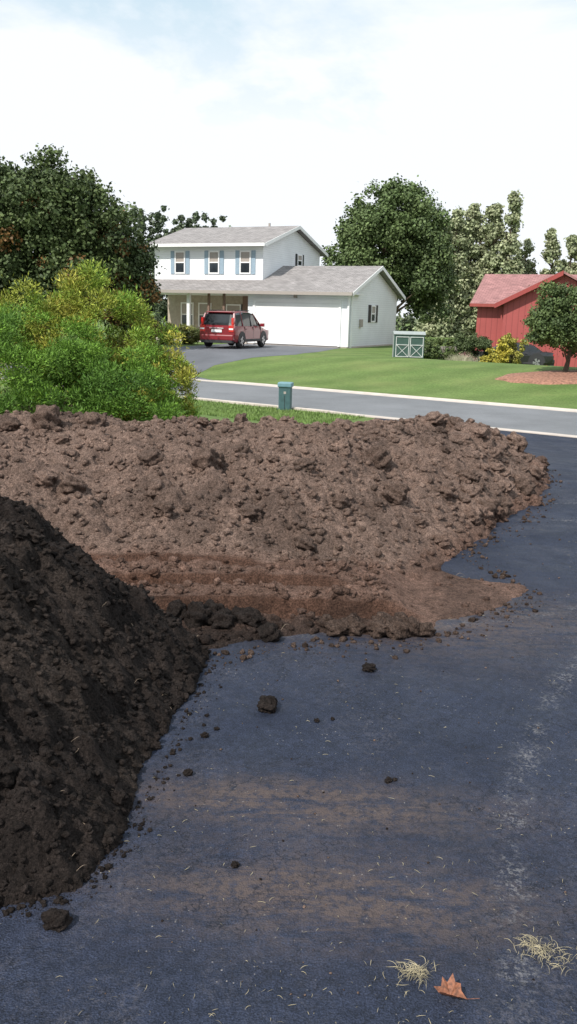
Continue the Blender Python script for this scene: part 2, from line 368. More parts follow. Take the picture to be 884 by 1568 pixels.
clods('soil_crumbs',np.vstack([P1,P2]),np.r_[R1,R2],np.vstack([C1,C2]),I1,.8,.3)
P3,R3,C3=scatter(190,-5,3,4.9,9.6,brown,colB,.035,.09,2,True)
P4,R4,C4=scatter(120,-2.2,-.3,1.9,4.7,dark,colD,.015,.045,2)
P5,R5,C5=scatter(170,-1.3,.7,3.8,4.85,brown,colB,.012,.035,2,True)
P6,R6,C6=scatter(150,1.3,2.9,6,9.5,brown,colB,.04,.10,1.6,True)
def edge_sc(n,poly,sp,r0,r1,base):
    P=[];R=[]
    for k in range(n):
        i=random.randrange(len(poly)-1);a=poly[i];b=poly[i+1];w=random.random()
        dx,dy=b[0]-a[0],b[1]-a[1];L=math.hypot(dx,dy);o=abs(random.gauss(0,sp))
        x=a[0]+dx*w+dy/L*o;y=a[1]+dy*w-dx/L*o;r=r0+(r1-r0)*random.random()**6
        P.append((x,y,gz(x,y)+.006+r*.3));R.append(r)
    return P,R
e1=edge_sc(900,[(-.4,3.8),(.14,4.05),(.72,4.08),(1.1,4.5),(1.42,4.8),(1.17,5.69),(1.5,6.2),(1.96,6.95),(2.5,8.2),(2.86,9.4)],.09,.003,.022,cB)
e2=edge_sc(900,[(-1.4,1.85),(-.765,2.02),(-.58,2.08),(-.5,2.33),(-.46,2.71),(-.39,3.28),(-.34,3.75)],.045,.0015,.012,cD)
PP=e1[0]+e2[0];RR=e1[1]+e2[1];CC=[cB*random.uniform(.2,.7) for _ in e1[0]]+[cD*random.uniform(.7,1.6) for _ in e2[0]]
for k in range(750):
    y=1.6+random.random()**1.3*6;x=random.uniform(-.35*y,.42*y);r=(.0008+.0045*random.random()**5)*(.6+.2*y)
    PP.append((x,y,.006+r*.4));RR.append(r);CC.append(cB*random.uniform(.12,1.3))
clods('dirt_crumbs',PP,RR,CC,I1)
big=[(-.08,4.03,.055,0),(.27,4.12,.065,1),(.34,4.15,.06,1),(.22,4.2,.05,1),(.48,4.13,.06,1),(.56,4.12,.065,1),(.64,4.14,.065,1),(.72,4.15,.05,1),(.52,4.2,.07,1),(.6,4.22,.06,1),(.39,3.67,.03,0),(-.065,3.25,.043,0),(-.584,1.95,.032,0),(.376,2.71,.012,0),(.40,2.72,.008,0),(-.13,2.216,.013,0),(.135,3.15,.01,0),(.2,3.17,.008,0),(-.3,3.0,.014,0),(-.26,3.06,.01,0),(-.33,2.72,.016,0),(-.2,4.2,.075,0),(-.32,4.16,.07,0),(-.45,4.2,.09,0),(-.58,4.28,.07,0),(-.38,4.28,.07,0),(-.25,4.3,.05,0),(.3,4.75,.03,1),(-.5,2.5,.02,0),(-.47,2.9,.018,0)]
PP=[(x,y,.006+r*.5) for x,y,r,d in big];RR=[b[2] for b in big];CC=[(cB*.45 if b[3] else cD*1.1) for b in big]
z=lambda x,y:float(brown(np.array([x]),np.array([y]))[0][0])
for x,y,r in [(.69,6.7,.11),(-1.0,6.1,.10),(.75,5.9,.085),(.35,5.6,.06),(-.25,5.35,.08),(1.75,6.9,.09),(1.2,6.4,.07),(-.6,5.9,.10),(1.6,6.7,.10),(2.1,7.5,.10),(0.1,6.0,.07),(-1.9,6.6,.13),(-2.2,6.6,.10),(-1.55,6.7,.10),(.62,6.75,.06),(.9,5.8,.05)]:
    PP.append((x,y,z(x,y)+r*.3));RR.append(r);CC.append(cB*random.uniform(.6,.9))
PP=np.vstack([PP,P3,P4,P5,P6]);RR=np.r_[RR,R3,R4,R5,R6];CC=np.vstack([CC,C3,C4,C5,C6])
clods('soil_clod',PP,RR,CC,I3,.85,.42)
# straw / roots / leaf
M_straw=simple('dry_straw',(.34,.29,.18),.8,.4,30)
def blades(name,items,mat):
    V=[];F=[]
    for (x,y,z,L,w,ang,curv,lift) in items:
        n=5;b=len(V);a=ang;px,py=x,y
        for i in range(n+1):
            nx_,ny_=-math.sin(a),math.cos(a);ww=w*(1-.7*abs(i/n-.5)*2)
            zz=z+lift*math.sin(math.pi*i/n)
            V.append((px+nx_*ww,py+ny_*ww,zz));V.append((px-nx_*ww,py-ny_*ww,zz+w*.6))
            px+=math.cos(a)*L/n;py+=math.sin(a)*L/n;a+=curv/n
        for i in range(n):F.append((b+2*i,b+2*i+1,b+2*i+3,b+2*i+2))
    return mesh_obj(name,V,F,[mat])
it=[]
for k in range(680):
    y=1.6+random.random()**1.5*5;x=random.uniform(-.3*y,.42*y)
    it.append((x,y,.009,random.uniform(.004,.024),.0004+.0003*y*.3,random.random()*6.3,random.uniform(-1.5,1.5),.002))
for cx,cy,n,rr in((.344,1.81,110,.018),(.344,1.81,25,.04),(.70,1.886,90,.035),(.66,1.92,60,.02),(.78,1.86,60,.045)):
    for k in range(n):
        it.append((random.gauss(cx,rr),random.gauss(cy,rr*.6),.009+random.random()*.012,random.uniform(.012,.045),.0006,random.random()*6.3,random.uniform(-2,2),.005))
blades('dry_straw',it,M_straw)
it=[]
for (Px,Rx) in zip(P2[:170],R2[:170]): it.append((Px[0],Px[1],Px[2]+.01,random.uniform(.02,.07),.0008,random.random()*6.3,random.uniform(-2,2),.01))
for (Px,Rx) in zip(P1[:260],R1[:260]): it.append((Px[0],Px[1],Px[2]+.015,random.uniform(.04,.10),.0011,random.random()*6.3,random.uniform(-2,2),.02))
blades('root_fibres',it,simple('roots',(.24,.18,.13),.8,.3,30))
def leaf(name,x,y,s,ang):
    pts=[(0,-.5),(.12,-.3),(.30,-.26),(.26,-.1),(.44,.0),(.26,.14),(.27,.3),(.12,.3),(.03,.52),(-.10,.32),(-.22,.34),(-.22,.14),(-.40,.10),(-.26,-.06),(-.3,-.24),(-.12,-.28)]
    V=[(0,0,.02)]+[(px,py,.05+1.3*abs(px)**1.2+.35*(py+.1)**2+.06*math.sin(17*py+9*px)) for px,py in pts];F=[(0,i+1,(i+1)%len(pts)+1) for i in range(len(pts))]
    V+=[(-.012,-.45,.06),(.012,-.45,.06),(.03,-.85,.16),(.05,-.85,.16)];n=len(V);F.append((n-4,n-3,n-1,n-2))
    c,sn=math.cos(ang),math.sin(ang);V=[(x+s*(a*c-b*sn),y+s*(a*sn+b*c),.008+s*cz) for a,b,cz in V]
    return mesh_obj(name,V,F,[simple('dry_leaf',(.20,.075,.038),.7,.6,110)])
leaf('fallen_leaf',.42,1.738,.08,1.3)
# ------------------------------------------------------------ foliage
def unit(v): return v/np.linalg.norm(v,axis=-1,keepdims=True)
def leaves(name,cen,rad,cols,n,size,parent=None,elong=1.0,outw=.9,mat=None,flatz=.8,up=0.0,jit=.7):
    cen=np.asarray(cen,float);rad=np.asarray(rad,float);cols=np.asarray(cols,float)
    k=rng.choice(len(cen),n,p=rad**2/np.sum(rad**2))
    d=unit(rng.normal(size=(n,3)));d[:,2]*=1
    rr=rad[k][:,None]*(rng.random((n,1))**.4)*(1+.35*rng.normal(size=(n,1))*(rng.random((n,1))<.4))
    P=cen[k]+d*rr*np.array([1,1,flatz])
    if elong>1:
        ax=unit(d*outw+np.array([0,0,up])+rng.normal(0,jit*.5,(n,3)))
        sd=unit(np.cross(ax,rng.normal(size=(n,3))))
    else:
        nr=unit(d*outw+rng.normal(0,jit,(n,3))+np.array([0,0,.3]))
        ax=unit(np.cross(nr,rng.normal(size=(n,3))));sd=np.cross(nr,ax)
    sz=size*rng.uniform(.6,1.3,(n,1));w=sz/elong
    V=np.stack([P-ax*sz*.5,P+sd*w*.42,P+ax*sz*.5,P-sd*w*.42],1).reshape(-1,3)
    C=cols[k]*rng.uniform(.65,1.35,(n,1))*(.65+.35*rng.random((n,1)));C=np.repeat(C,4,0)
    F=np.arange(n*4).reshape(-1,4)
    return mesh_obj(name,V,F,[mat or M_leaf],parent=parent,colors=np.clip(C,0,1))
def clumps(center,radii,n,cr,colA,colB,inner=.45,lump=.25,colC=None,pC=0,seed=0):
    r=np.random.default_rng(seed);d=unit(r.normal(size=(n,3)))
    ph=r.random(3)*6
    amp=1+lump*(np.sin(d[:,0]*4+ph[0])*np.sin(d[:,1]*3.5+ph[1])+.6*np.sin(d[:,2]*6+ph[2]+d[:,0]*5))
    rr=(inner+(1-inner)*r.random(n)**.6)*amp
    cen=np.array(center)+d*rr[:,None]*np.array(radii)
    rad=cr*r.uniform(.5,1.35,n);t=r.random(n)[:,None]
    col=np.array(colA)*(1-t)+np.array(colB)*t
    if colC is not None:
        m=r.random(n)<pC;col[m]=np.array(colC)*r.uniform(.7,1.3,(m.sum(),1))
    return cen,rad,col
def column(x,y,H,wr,n,cr,colA,colB,seed,z0=-.5,pw=.6):
    # upright crown: clumps stacked on an axis, narrowing upwards
    r=np.random.default_rng(seed);q=r.random(n);a=r.random(n)*6.28;rad_=wr*(1-q)**pw*(.35+.65*r.random(n))
    cen=np.stack([x+np.cos(a)*rad_,y+np.sin(a)*rad_,z0+(H-z0)*q],1)
    t=r.random(n)[:,None];return cen,cr*r.uniform(.6,1.2,n)*(1-.45*q),np.array(colA)*(1-t)+np.array(colB)*t
def tube(V,F,p0,p1,r0,r1,seg=8):
    p0,p1=Vector(p0),Vector(p1);ax=(p1-p0).normalized();s=ax.orthogonal().normalized();t=ax.cross(s);b=len(V)
    for p,r in((p0,r0),(p1,r1)):
        for i in range(seg):
            a=2*math.pi*i/seg;V.append(tuple(p+s*math.cos(a)*r+t*math.sin(a)*r))
    for i in range(seg):F.append((b+i,b+(i+1)%seg,b+seg+(i+1)%seg,b+seg+i))
def trunk(parent,base,top,r,limbs,spread):
    V=[];F=[];b=Vector(base);t=Vector(top);segs=5;pts=[b.lerp(t,i/segs)+Vector((random.gauss(0,.08),random.gauss(0,.08),0))*(i>0)*r*6 for i in range(segs+1)]
    for i in range(segs):tube(V,F,pts[i],pts[i+1],r*(1-.75*i/segs)*(1.25 if i==0 else 1),r*(1-.75*(i+1)/segs))
    for k in range(limbs):
        i=random.randint(1,segs-1);a=random.random()*6.28;L=spread*random.uniform(.5,.95)
        m=pts[i]+Vector((math.cos(a)*L*.5,math.sin(a)*L*.5,L*.45));e=m+Vector((math.cos(a)*L*.5,math.sin(a)*L*.5,L*.35))
        tube(V,F,pts[i],m,r*.45,r*.28,6);tube(V,F,m,e,r*.28,r*.08,6)
    return mesh_obj('trunk_and_limbs',V,F,[M_bark],parent=parent,smooth=True)
def tree(name,parts,base,trtop,r,leafn,size,limbs=9,spread=3,**kw):
    e=empty(name);cs=[np.concatenate(a) for a in zip(*parts)]
    trunk(e,base,trtop,r,limbs,spread);leaves('crown',*cs,leafn,size,parent=e,**kw);return e
DG=(.06,.09,.033);MG=(.11,.15,.05);OR=(.24,.13,.045)
tree('maple_tree',[clumps((-11.6,38,4.8),(3.0,3.0,2.8),190,.62,DG,MG,colC=OR,pC=.05,seed=1),clumps((-10.6,38,6.7),(1.1,1.2,1.2),45,.45,DG,MG,seed=51),clumps((-8.95,38.4,6.3),(.75,.9,1.0),30,.36,DG,MG,seed=52),clumps((-12.6,38,6.5),(1.0,1.2,1.0),36,.45,DG,MG,seed=53),clumps((-13.2,37,3.6),(2.4,2.4,3.0),110,.6,DG,MG,colC=OR,pC=.06,seed=2),clumps((-9.6,37.5,4.3),(2.2,2.2,2.7),140,.58,DG,MG,colC=OR,pC=.1,seed=3),clumps((-11,36.5,1.8),(3.4,2,1.6),110,.5,DG,MG,colC=OR,pC=.22,seed=4)],(-11.5,38,gz(-11.5,38)),(-11.5,38,6),.3,88000,.15,12,3.5)
tree('crabapple_tree',[clumps((-7.9,39.5,3.6),(1.45,1.5,2.3),120,.5,DG,MG,colC=OR,pC=.12,seed=5),clumps((-7.2,39.3,1.9),(1.2,1.2,1.7),70,.42,DG,MG,colC=OR,pC=.35,seed=6)],(-7.7,39.5,gz(-7.7,39.5)),(-7.8,39.5,4.5),.16,30000,.135,9,1.8)
tree('maple_tree',[clumps((-17,40,4.5),(3.5,3.5,3.6),140,.9,DG,MG,colC=OR,pC=.05,seed=7)],(-17,40,-.1),(-17,40,6),.3,18000,.22)
SG=(.095,.145,.05);SH=(.145,.20,.075)
tree('shade_tree',[clumps((6.3,60,6.6),(3.3,3.6,3.7),230,.7,SG,SH,seed=11,lump=.10),clumps((3.6,59.5,4.6),(2.1,2.5,2.7),110,.65,SG,SH,seed=12,lump=.12),clumps((8.6,59.5,4.6),(1.9,2.5,3.3),130,.65,(.08,.12,.045),SH,seed=13,lump=.12)],(6.3,60,-.4),(6.3,60,7),.35,85000,.19,12,3.5)
LG=(.30,.34,.19);LY=(.40,.42,.25)
for k,(cx,cy,H,wr,n,ln) in enumerate([(12.4,76,9.6,1.5,110,17000),(13.8,77,10.6,1.6,130,20000),(15.4,78,11.0,1.6,130,20000),(16.9,77,11.2,1.5,130,20000),(18.3,76,11.8,1.2,110,17000),(20.4,79,8.4,1.6,80,11000),(22.2,77,9.2,1.6,80,11000),(24.2,78,9.0,1.7,80,11000),(26.5,77,8.8,1.8,80,10000),(30,78,9.4,2.2,80,9000)]):
    tree('poplar_tree',[column(cx,cy,H,wr,n,.85 if k<5 else .7,LG,LY,300+k,-.5,.45)],(cx,cy,-.8),(cx,cy,H*.85),.2,ln,.25,12,1.8)
cl=[]
for k in range(60):
    x=-100+k*3.8+random.random()*2
    hgt=3.6+random.random()*2.5
    cl.append(clumps((x,100+random.random()*12,hgt*.5),(3.2,2,hgt*.6),22,1.3,(.12,.155,.09),(.19,.22,.13),seed=100+k))
cs=[np.concatenate(a) for a in zip(*cl)];leaves('distant_treeline',*cs,46000,.5)
cl=[column(-14.5+k*.72,78+random.random()*3,10.1+random.random()*.8-k*.10,.95,34,.6,(.09,.125,.075),(.13,.16,.10),400+k,0,.8) for k in range(13)]
cs=[np.concatenate(a) for a in zip(*cl)];leaves('conifer_row',*cs,40000,.26)
zt=gz(9.3,29.5)
tree('ornamental_tree',[clumps((9.8,29.5,1.75),(1.7,1.6,1.15),150,.30,(.08,.12,.045),(.13,.18,.06),seed=31,lump=.12),clumps((8.55,29.3,1.35),(.85,.9,.75),60,.25,(.08,.12,.045),(.13,.18,.06),seed=32)],(9.3,29.5,zt),(9.5,29.5,1.8),.09,50000,.08,9,1.0)
M_mulch=simple('red_mulch',(.28,.14,.095),.95,.5,12,bmp=.02)
V=[(9.6,28.9,gz(9.6,28.9)+.10)];F=[];n=60
for ring,(q,dz) in enumerate(((.6,.08),(.93,.04),(1.0,-.03))):
    for i in range(n):
        a=2*math.pi*i/n;w_=q*(1+.05*math.sin(3*a)+.03*math.sin(11*a));x=9.6+2.75*w_*math.cos(a);y=28.9+1.3*w_*math.sin(a);V.append((x,y,gz(x,y)+dz))
for i in range(n):F.append((0,1+i,1+(i+1)%n))
for r_ in range(2):
    for i in range(n):F.append((1+r_*n+i,1+(r_+1)*n+i,1+(r_+1)*n+(i+1)%n,1+r_*n+(i+1)%n))
mesh_obj('mulch_bed',V,F,[M_mulch],smooth=True)
def shrub(name,x,y,rx,rz,ca,cb,n=5000,size=.08,cr=None,**kw):
    zb=gz(x,y);e=empty(name);c=clumps((x,y,zb+rz*.95),(rx,rx,rz*.85),60,cr or rx*.25,ca,cb,seed=random.randrange(999),**kw)
    leaves('foliage',*c,n,size,parent=e);V=[];F=[]
    for k in range(6):
        a=k;tube(V,F,(x,y,zb),(x+math.cos(a)*rx*.5,y+math.sin(a)*rx*.5,zb+rz*1.2),.02,.008,5)
    mesh_obj('stems',V,F,[M_bark],parent=e)
YL=(.30,.29,.07)
shrub('round_shrub',8.5,41.5,.95,1.0,(.07,.10,.04),(.10,.13,.05),12000)
shrub('green_shrub',7.2,42.5,.8,.65,(.10,.15,.045),(.14,.18,.06),8000)
shrub('green_shrub',6.4,41.5,.6,.5,(.08,.12,.045),(.12,.16,.05),6000)
shrub('yellow_shrub',9.7,40.8,.5,.7,(.5,.44,.07),(.5,.42,.06),6000);shrub('yellow_shrub',10.4,41.5,.6,.95,YL,(.42,.38,.07),7000);shrub('yellow_shrub',9.0,39.5,.45,.45,(.5,.44,.07),(.36,.32,.06),4000)
shrub('pink_flower_shrub',7.9,39.6,.5,.38,(.34,.16,.17),(.12,.16,.06),4000)
shrub('yellow_shrub',-6.3,43.5,.6,.55,(.3,.29,.08),(.18,.2,.06),6000);shrub('green_shrub',-5.3,44.2,.65,.5,(.14,.18,.06),(.28,.27,.08),6000);shrub('orange_shrub',-7.0,42,.5,.8,(.36,.2,.06),(.18,.17,.06),6000)
shrub('yellow_shrub',-7.6,38.6,.8,.5,(.3,.28,.08),(.18,.2,.06),6000);shrub('orange_shrub',-11.5,35,.5,.6,(.34,.2,.06),(.2,.17,.06),5000)
zb=gz(7.5,38.5)
V=[];F=[]
for k in range(500):
    x=random.gauss(7.5,.28);y=random.gauss(38.5,.2);a=random.random()*6.28;L=random.uniform(.3,.55);b=len(V)
    for i in range(4):
        q=i/3;V.append((x+math.cos(a)*.25*q*q,y+math.sin(a)*.25*q*q,zb+L*q));V.append((x+.02*(1-q)+math.cos(a)*.25*q*q,y+math.sin(a)*.25*q*q,zb+L*q))
    for i in range(3):F.append((b+2*i,b+2*i+1,b+2*i+3,b+2*i+2))
mesh_obj('ornamental_grass',V,F,[simple('pale_grass',(.42,.40,.28),.8,.3,20)])
# juniper bushes at left
JG=(.18,.33,.04);JG2=(.09,.19,.03);JY=(.32,.34,.05);JY2=(.42,.40,.07)
e=empty('juniper_bush')
parts=[clumps((-3.3,9.9,.72),(1.25,1.0,.76),170,.19,JG,JG2,inner=.85,lump=.16,seed=41),clumps((-2.2,10.0,.58),(.85,.8,.68),110,.17,JG,JG2,inner=.85,lump=.16,seed=42)]
cs=[np.concatenate(a) for a in zip(*parts)];leaves('green_sprays',*cs,115000,.046,parent=e,elong=3.5,mat=M_needle,up=.5,flatz=.6,jit=1.0)
e2=empty('golden_juniper_bush')
parts=[clumps((-2.55,11.2,.93),(1.0,.8,.96),200,.16,JY,JG,inner=.8,lump=.14,colC=JY2,pC=.3,seed=43),clumps((-1.75,10.7,.4),(.6,.65,.72),130,.14,JY,JG,inner=.75,lump=.16,colC=JY2,pC=.3,seed=44),clumps((-3.5,11.2,.87),(.9,.7,.83),100,.16,JY,JG,inner=.8,seed=45)]
cs=[np.concatenate(a) for a in zip(*parts)];leaves('golden_sprays',*cs,100000,.055,parent=e2,elong=3.5,mat=M_needle,up=.6,flatz=.75,jit=1.0)
for ee,cc in((e,(-2.9,9.9)),(e2,(-2.4,11))):
    V=[];F=[]
    for k in range(26):
        a=random.random()*6.28;R_=random.uniform(.2,.5);tube(V,F,(cc[0],cc[1],gz(*cc)-.02),(cc[0]+math.cos(a)*R_,cc[1]+math.sin(a)*R_*.5,.65*random.uniform(.6,1.1)),.03,.008,5)
    mesh_obj('branches',V,F,[M_bark],parent=ee)
n=26000
sv=rng.uniform(13.5,17.75,n);tv=rng.uniform(-19,-9.8,n)
L=rng.uniform(.03,.08,n);an=rng.random(n)*6.28
bx=sv*NX+tv*NY;by=sv*NY-tv*NX;bz=hst(sv,-30*np.ones(n))
dx=np.cos(an);dy=np.sin(an)
Vv=np.stack([np.stack([bx-dy*.008,by+dx*.008,bz],1),np.stack([bx+dy*.008,by-dx*.008,bz],1),np.stack([bx+dx*L*.5,by+dy*L*.5,bz+L],1)],1).reshape(-1,3)
cc=np.array([.13,.20,.05])*rng.uniform(.6,1.5,(n,1));cc=np.repeat(cc,3,0)
mesh_obj('verge_grass',Vv,np.arange(n*3).reshape(-1,3),[M_leaf],colors=cc)
# ------------------------------------------------------------ building helpers
PH=math.radians(25)
class Fr:
    def __init__(s,C,zb,name,ph=PH):
        s.C=C;s.zb=zb;s.u=(-math.cos(ph),math.sin(ph));s.v=(math.sin(ph),math.cos(ph));s.e=empty(name)
    def p(s,a,v,z): return (s.C[0]+s.u[0]*a+s.v[0]*v,s.C[1]+s.u[1]*a+s.v[1]*v,s.zb+z)
    def box(s,name,a0,a1,v0,v1,z0,z1,mat):
        V=[s.p(a,v,z) for z in(z0,z1) for v in(v0,v1) for a in(a0,a1)]
        F=[(0,1,3,2),(4,6,7,5),(0,4,5,1),(2,3,7,6),(0,2,6,4),(1,5,7,3)]
        return mesh_obj(name,V,F,[mat],parent=s.e)
    def prism(s,name,prof,a0,a1,mat,axis='a'):
        n=len(prof);V=[]
        for e_ in(a0,a1):
            for q,z in prof: V.append(s.p(e_,q,z) if axis=='a' else s.p(q,e_,z))
        F=[tuple(range(n)),tuple(range(2*n-1,n-1,-1))]+[(i,(i+1)%n,n+(i+1)%n,n+i) for i in range(n)]
        return mesh_obj(name,V,F,[mat],parent=s.e)
    def slab(s,name,q0,z0,q1,z1,a0,a1,mat,th=.12,axis='a'):
        return s.prism(name,[(q0,z0),(q1,z1),(q1,z1+th),(q0,z0+th)],a0,a1,mat,axis)
    def window(s,ac,v,zc,w,h,shut=None,sw=.32,frame=.07,side=False):
        def bx(nm,q0,q1,d0,d1,z0,z1,m):
            if side: s.box(nm,v-d1,v-d0,q0,q1,z0,z1,m)
            else: s.box(nm,q0,q1,v-d1,v-d0,z0,z1,m)
        bx('window_glass',ac-w/2,ac+w/2,.002,.02,zc-h/2,zc+h/2,M_glass)
        for q in(-1,1): bx('window_frame',ac+q*w/2-frame/2,ac+q*w/2+frame/2,.002,.06,zc-h/2-frame/2,zc+h/2+frame/2,M_trim)
        for q in(-1,1): bx('window_frame',ac-w/2+frame/2,ac+w/2-frame/2,.002,.055,zc+q*h/2-frame/2,zc+q*h/2+frame/2,M_trim)
        bx('window_sash',ac-w/2+frame/2,ac+w/2-frame/2,.021,.045,zc-.03,zc+.03,M_trim)
        bx('window_blind',ac-w/2+frame/2,ac+w/2-frame/2,.0205,.024,zc+.03,zc+h/2-frame/2,M_gutter)
        if shut:
            for q in(-1,1):
                c=ac+q*(w/2+frame/2+.03+sw/2);bx('shutter',c-sw/2,c+sw/2,.002,.04,zc-h/2-.05,zc+h/2+.05,shut)
h=Fr((2.8,44.5),-.1,'two_storey_house')
GL=5.8;GD=7.6;GE=2.85;GR=4.2;MA0=5.6;MA1=12.6;MV0=1.3;MV1=9.0;ME=5.35;MR=6.5
h.box('foundation',-.02,GL,.02,GD+.02,-1.2,.12,M_conc)
h.prism('garage_wall',[(0,.1),(0,GE),(GD/2,GR-.06),(GD,GE),(GD,.1)],0,GL,M_side)
h.prism('main_wall',[(MV0,2.6),(MV0,ME),((MV0+MV1)/2,MR-.06),(MV1,ME),(MV1,-.5),(3.2,-.5),(3.2,2.6)],MA0+.01,MA1,M_side)
sg=(GR-GE)/(GD/2)
h.slab('garage_roof_front',-.45,GE-.45*sg,GD/2,GR,-.35,MA0,M_shing);h.slab('garage_roof_back',GD+.45,GE-.45*sg,GD/2,GR+.001,-.35,MA0,M_shing)
h.slab('porch_roof',-.45,GE-.45*sg,MV0+.05,GE+(MV0+.05)*sg,MA0+.002,MA1+.3,M_shing)
mid=(MV0+MV1)/2;sm=(MR-ME)/(mid-MV0)
h.slab('main_roof_front',MV0-.45,ME-.45*sm,mid,MR,MA0-.35,MA1+.35,M_shing);h.slab('main_roof_back',MV1+.45,ME-.45*sm,mid,MR+.001,MA0-.35,MA1+.35,M_shing)
h.box('gutter',-.35,MA1+.3,-.57,-.455,GE-.45*sg-.04,GE-.45*sg+.12,M_gutter)
h.box('gutter',MA0-.35,MA1+.35,MV0-.57,MV0-.455,ME-.45*sm-.04,ME-.45*sm+.12,M_trim)
for (q0,z0,q1,z1,a) in((-.45,GE-.45*sg,GD/2,GR,-.38),(GD+.45,GE-.45*sg,GD/2,GR,-.38),(MV0-.45,ME-.45*sm,mid,MR,MA0-.38),(MV1+.45,ME-.45*sm,mid,MR,MA0-.38)):
    h.prism('rake_board',[(q0,z0-.06),(q1,z1-.06),(q1,z1+.125),(q0,z0+.125)],a,a+.028,M_trim)
h.box('soffit',-.3,MA1,-.45,MV0-.003,GE-.14,GE-.1,M_trim)
h.box('soffit',MA0-.3,MA1+.3,MV0-.45,MV0-.003,ME-.14,ME-.1,M_trim)
h.box('corner_trim',-.03,.09,-.03,-.002,.1,GE-.15,M_trim)
h.box('downspout',-.05,.04,-.12,-.035,.1,GE-.3,M_trim)
h.box('downspout',-.10,-.02,.2,.28,.05,GE-.1,M_trim)
h.box('garage_door',.55,5.35,-.03,-.002,.12,2.3,M_door)
for a0,a1,z0,z1 in((.42,.55,.1,2.43),(5.35,5.48,.1,2.43),(.55,5.35,2.3,2.43)): h.box('garage_door_frame',a0,a1,-.06,-.002,z0,z1,M_trim)
h.box('porch_light',2.9,3.05,-.16,-.002,2.5,2.66,M_gutter)
for a in(6.68,8.65,10.87): h.window(a,MV0,4.36,.62,1.15,M_shut,.24)
h.window(3.55,0,1.8,.62,.82,M_dark,.34,side=True)
h.window(6.0,MA0+.01,4.75,.6,.6,M_dark,.2,side=True)
h.box('utility_meter',-.12,-.002,1.5,1.8,1.1,1.5,M_gutter)
h.box('porch_floor',GL+.01,MA1,-.1,3.19,-.3,.16,M_conc)
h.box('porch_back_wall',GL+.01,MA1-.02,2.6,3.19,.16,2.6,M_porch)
h.box('porch_brick_pier',6.95,7.45,2.45,2.595,.16,2.6,M_brick)
h.box('front_door',6.15,6.85,2.55,2.595,.2,2.25,M_dark)
for a in(6.05,6.95): h.box('door_trim',a-.06,a+.06,2.5,2.595,.16,2.3,M_trim)
h.window(8.1,2.6,1.5,.9,1.2,M_dark,.12);h.window(10.0,2.6,1.5,.8,1.3,None);h.window(11.2,2.6,1.5,.8,1.3,None)
for a in(9.5,12.3): h.box('porch_post',a-.09,a+.09,-.08,.1,.16,2.72,M_trim)
for a in(8.25,7.3): h.box('porch_post',a-.06,a+.06,.0,.12,.16,2.72,M_brick)
h.box('vent_pipe',7.6,7.7,6.0,6.1,6.1,6.9,M_gutter)
b=Fr((10.1,48.3),-.85,'red_house',math.radians(22))
b.prism('main_wall',[(0,-.4),(0,3.3),(3.6,4.85),(7.2,3.3),(7.2,-.4)],0,-9,M_red)
b.slab('roof_front',-.4,3.13,3.6,4.87,.35,-9.3,M_rroof);b.slab('roof_back',7.6,3.13,3.6,4.871,.35,-9.3,M_rroof)
b.prism('cross_gable_wall',[(-1.6,-.4),(-1.6,3.3),(-4.5,4.75),(-7.4,3.3),(-7.4,-.4)],-1.2,3.4,M_red,'v')
b.slab('cross_roof_left',-1.2,3.1,-4.5,4.8,-1.6,3.5,M_rroof,axis='v');b.slab('cross_roof_right',-7.8,3.1,-4.5,4.801,-1.6,3.5,M_rroof,axis='v')
b.prism('rake_board',[(-1.17,3.0),(-4.5,4.7),(-4.5,4.94),(-1.17,3.24)],-1.64,-1.605,simple('red_trim',(.3,.05,.045),.6,.1),'v')
b.box('gutter',.35,-1.1,-.52,-.405,3.08,3.24,simple('dark_red_gutter',(.3,.06,.05),.6,.1))
b.box('window_glass',-4.0,-5.0,-1.24,-1.203,1.6,3.0,M_glass)
# garden shed
g=Fr((5.65,37.4),-.1,'garden_shed',math.radians(4))
M_sg=simple('shed_green',(.04,.085,.07),.6,.15,6);M_sroof=simple('shed_roof_panels',(.30,.33,.32),.6,.1,6);M_st=simple('weathered_white_trim',(.55,.57,.56),.7,.15,9)
g.prism('body',[(0,-.3),(0,.95),(.35,1.06),(.7,.95),(.7,-.3)],0,1.3,M_sg,'a')
g.slab('roof_front',-.04,.945,.35,1.065,-.04,1.34,M_sroof,.02);g.slab('roof_back',.74,.945,.35,1.066,-.04,1.34,M_sroof,.02)
for a0,a1 in((.04,.61),(.65,1.22)):
    for q0,q1,z0,z1 in((a0,a0+.028,.0,.86),(a1-.028,a1,.0,.86),(a0+.028,a1-.028,.832,.86),(a0+.028,a1-.028,.0,.028),(a0+.028,a1-.028,.5,.528)):
        g.box('door_trim',q0,q1,-.03,-.002,z0,z1,M_st)
    for sgn in(0,1):
        c0,c1=(a0+.028,a1-.028) if sgn else (a1-.028,a0+.028)
        g.prism('door_brace',[(c0,.028),(c0+(.03 if sgn else -.03),.028),(c1,.5),(c1-(.03 if sgn else -.03),.5)],-.025 if sgn else -.021,-.003,M_st,'v')
g.prism('side_panel',[(0,-.3),(0,.9),(.7,.9),(.7,-.3)],1.302,1.32,M_sroof,'a')
rw=Fr((8.3,42.2),-.4,'stone_retaining_wall',math.radians(5))
Mst=simple('field_stone',(.26,.24,.21),.9,.3,9,bmp=.02)
for r_ in range(4):
    a=0
    while a<2.3:
        w=random.uniform(.2,.4);o=rw.box('stone',a,a+w-.02,random.uniform(-.03,.03),.35,r_*.16,r_*.16+.15,Mst);a+=w
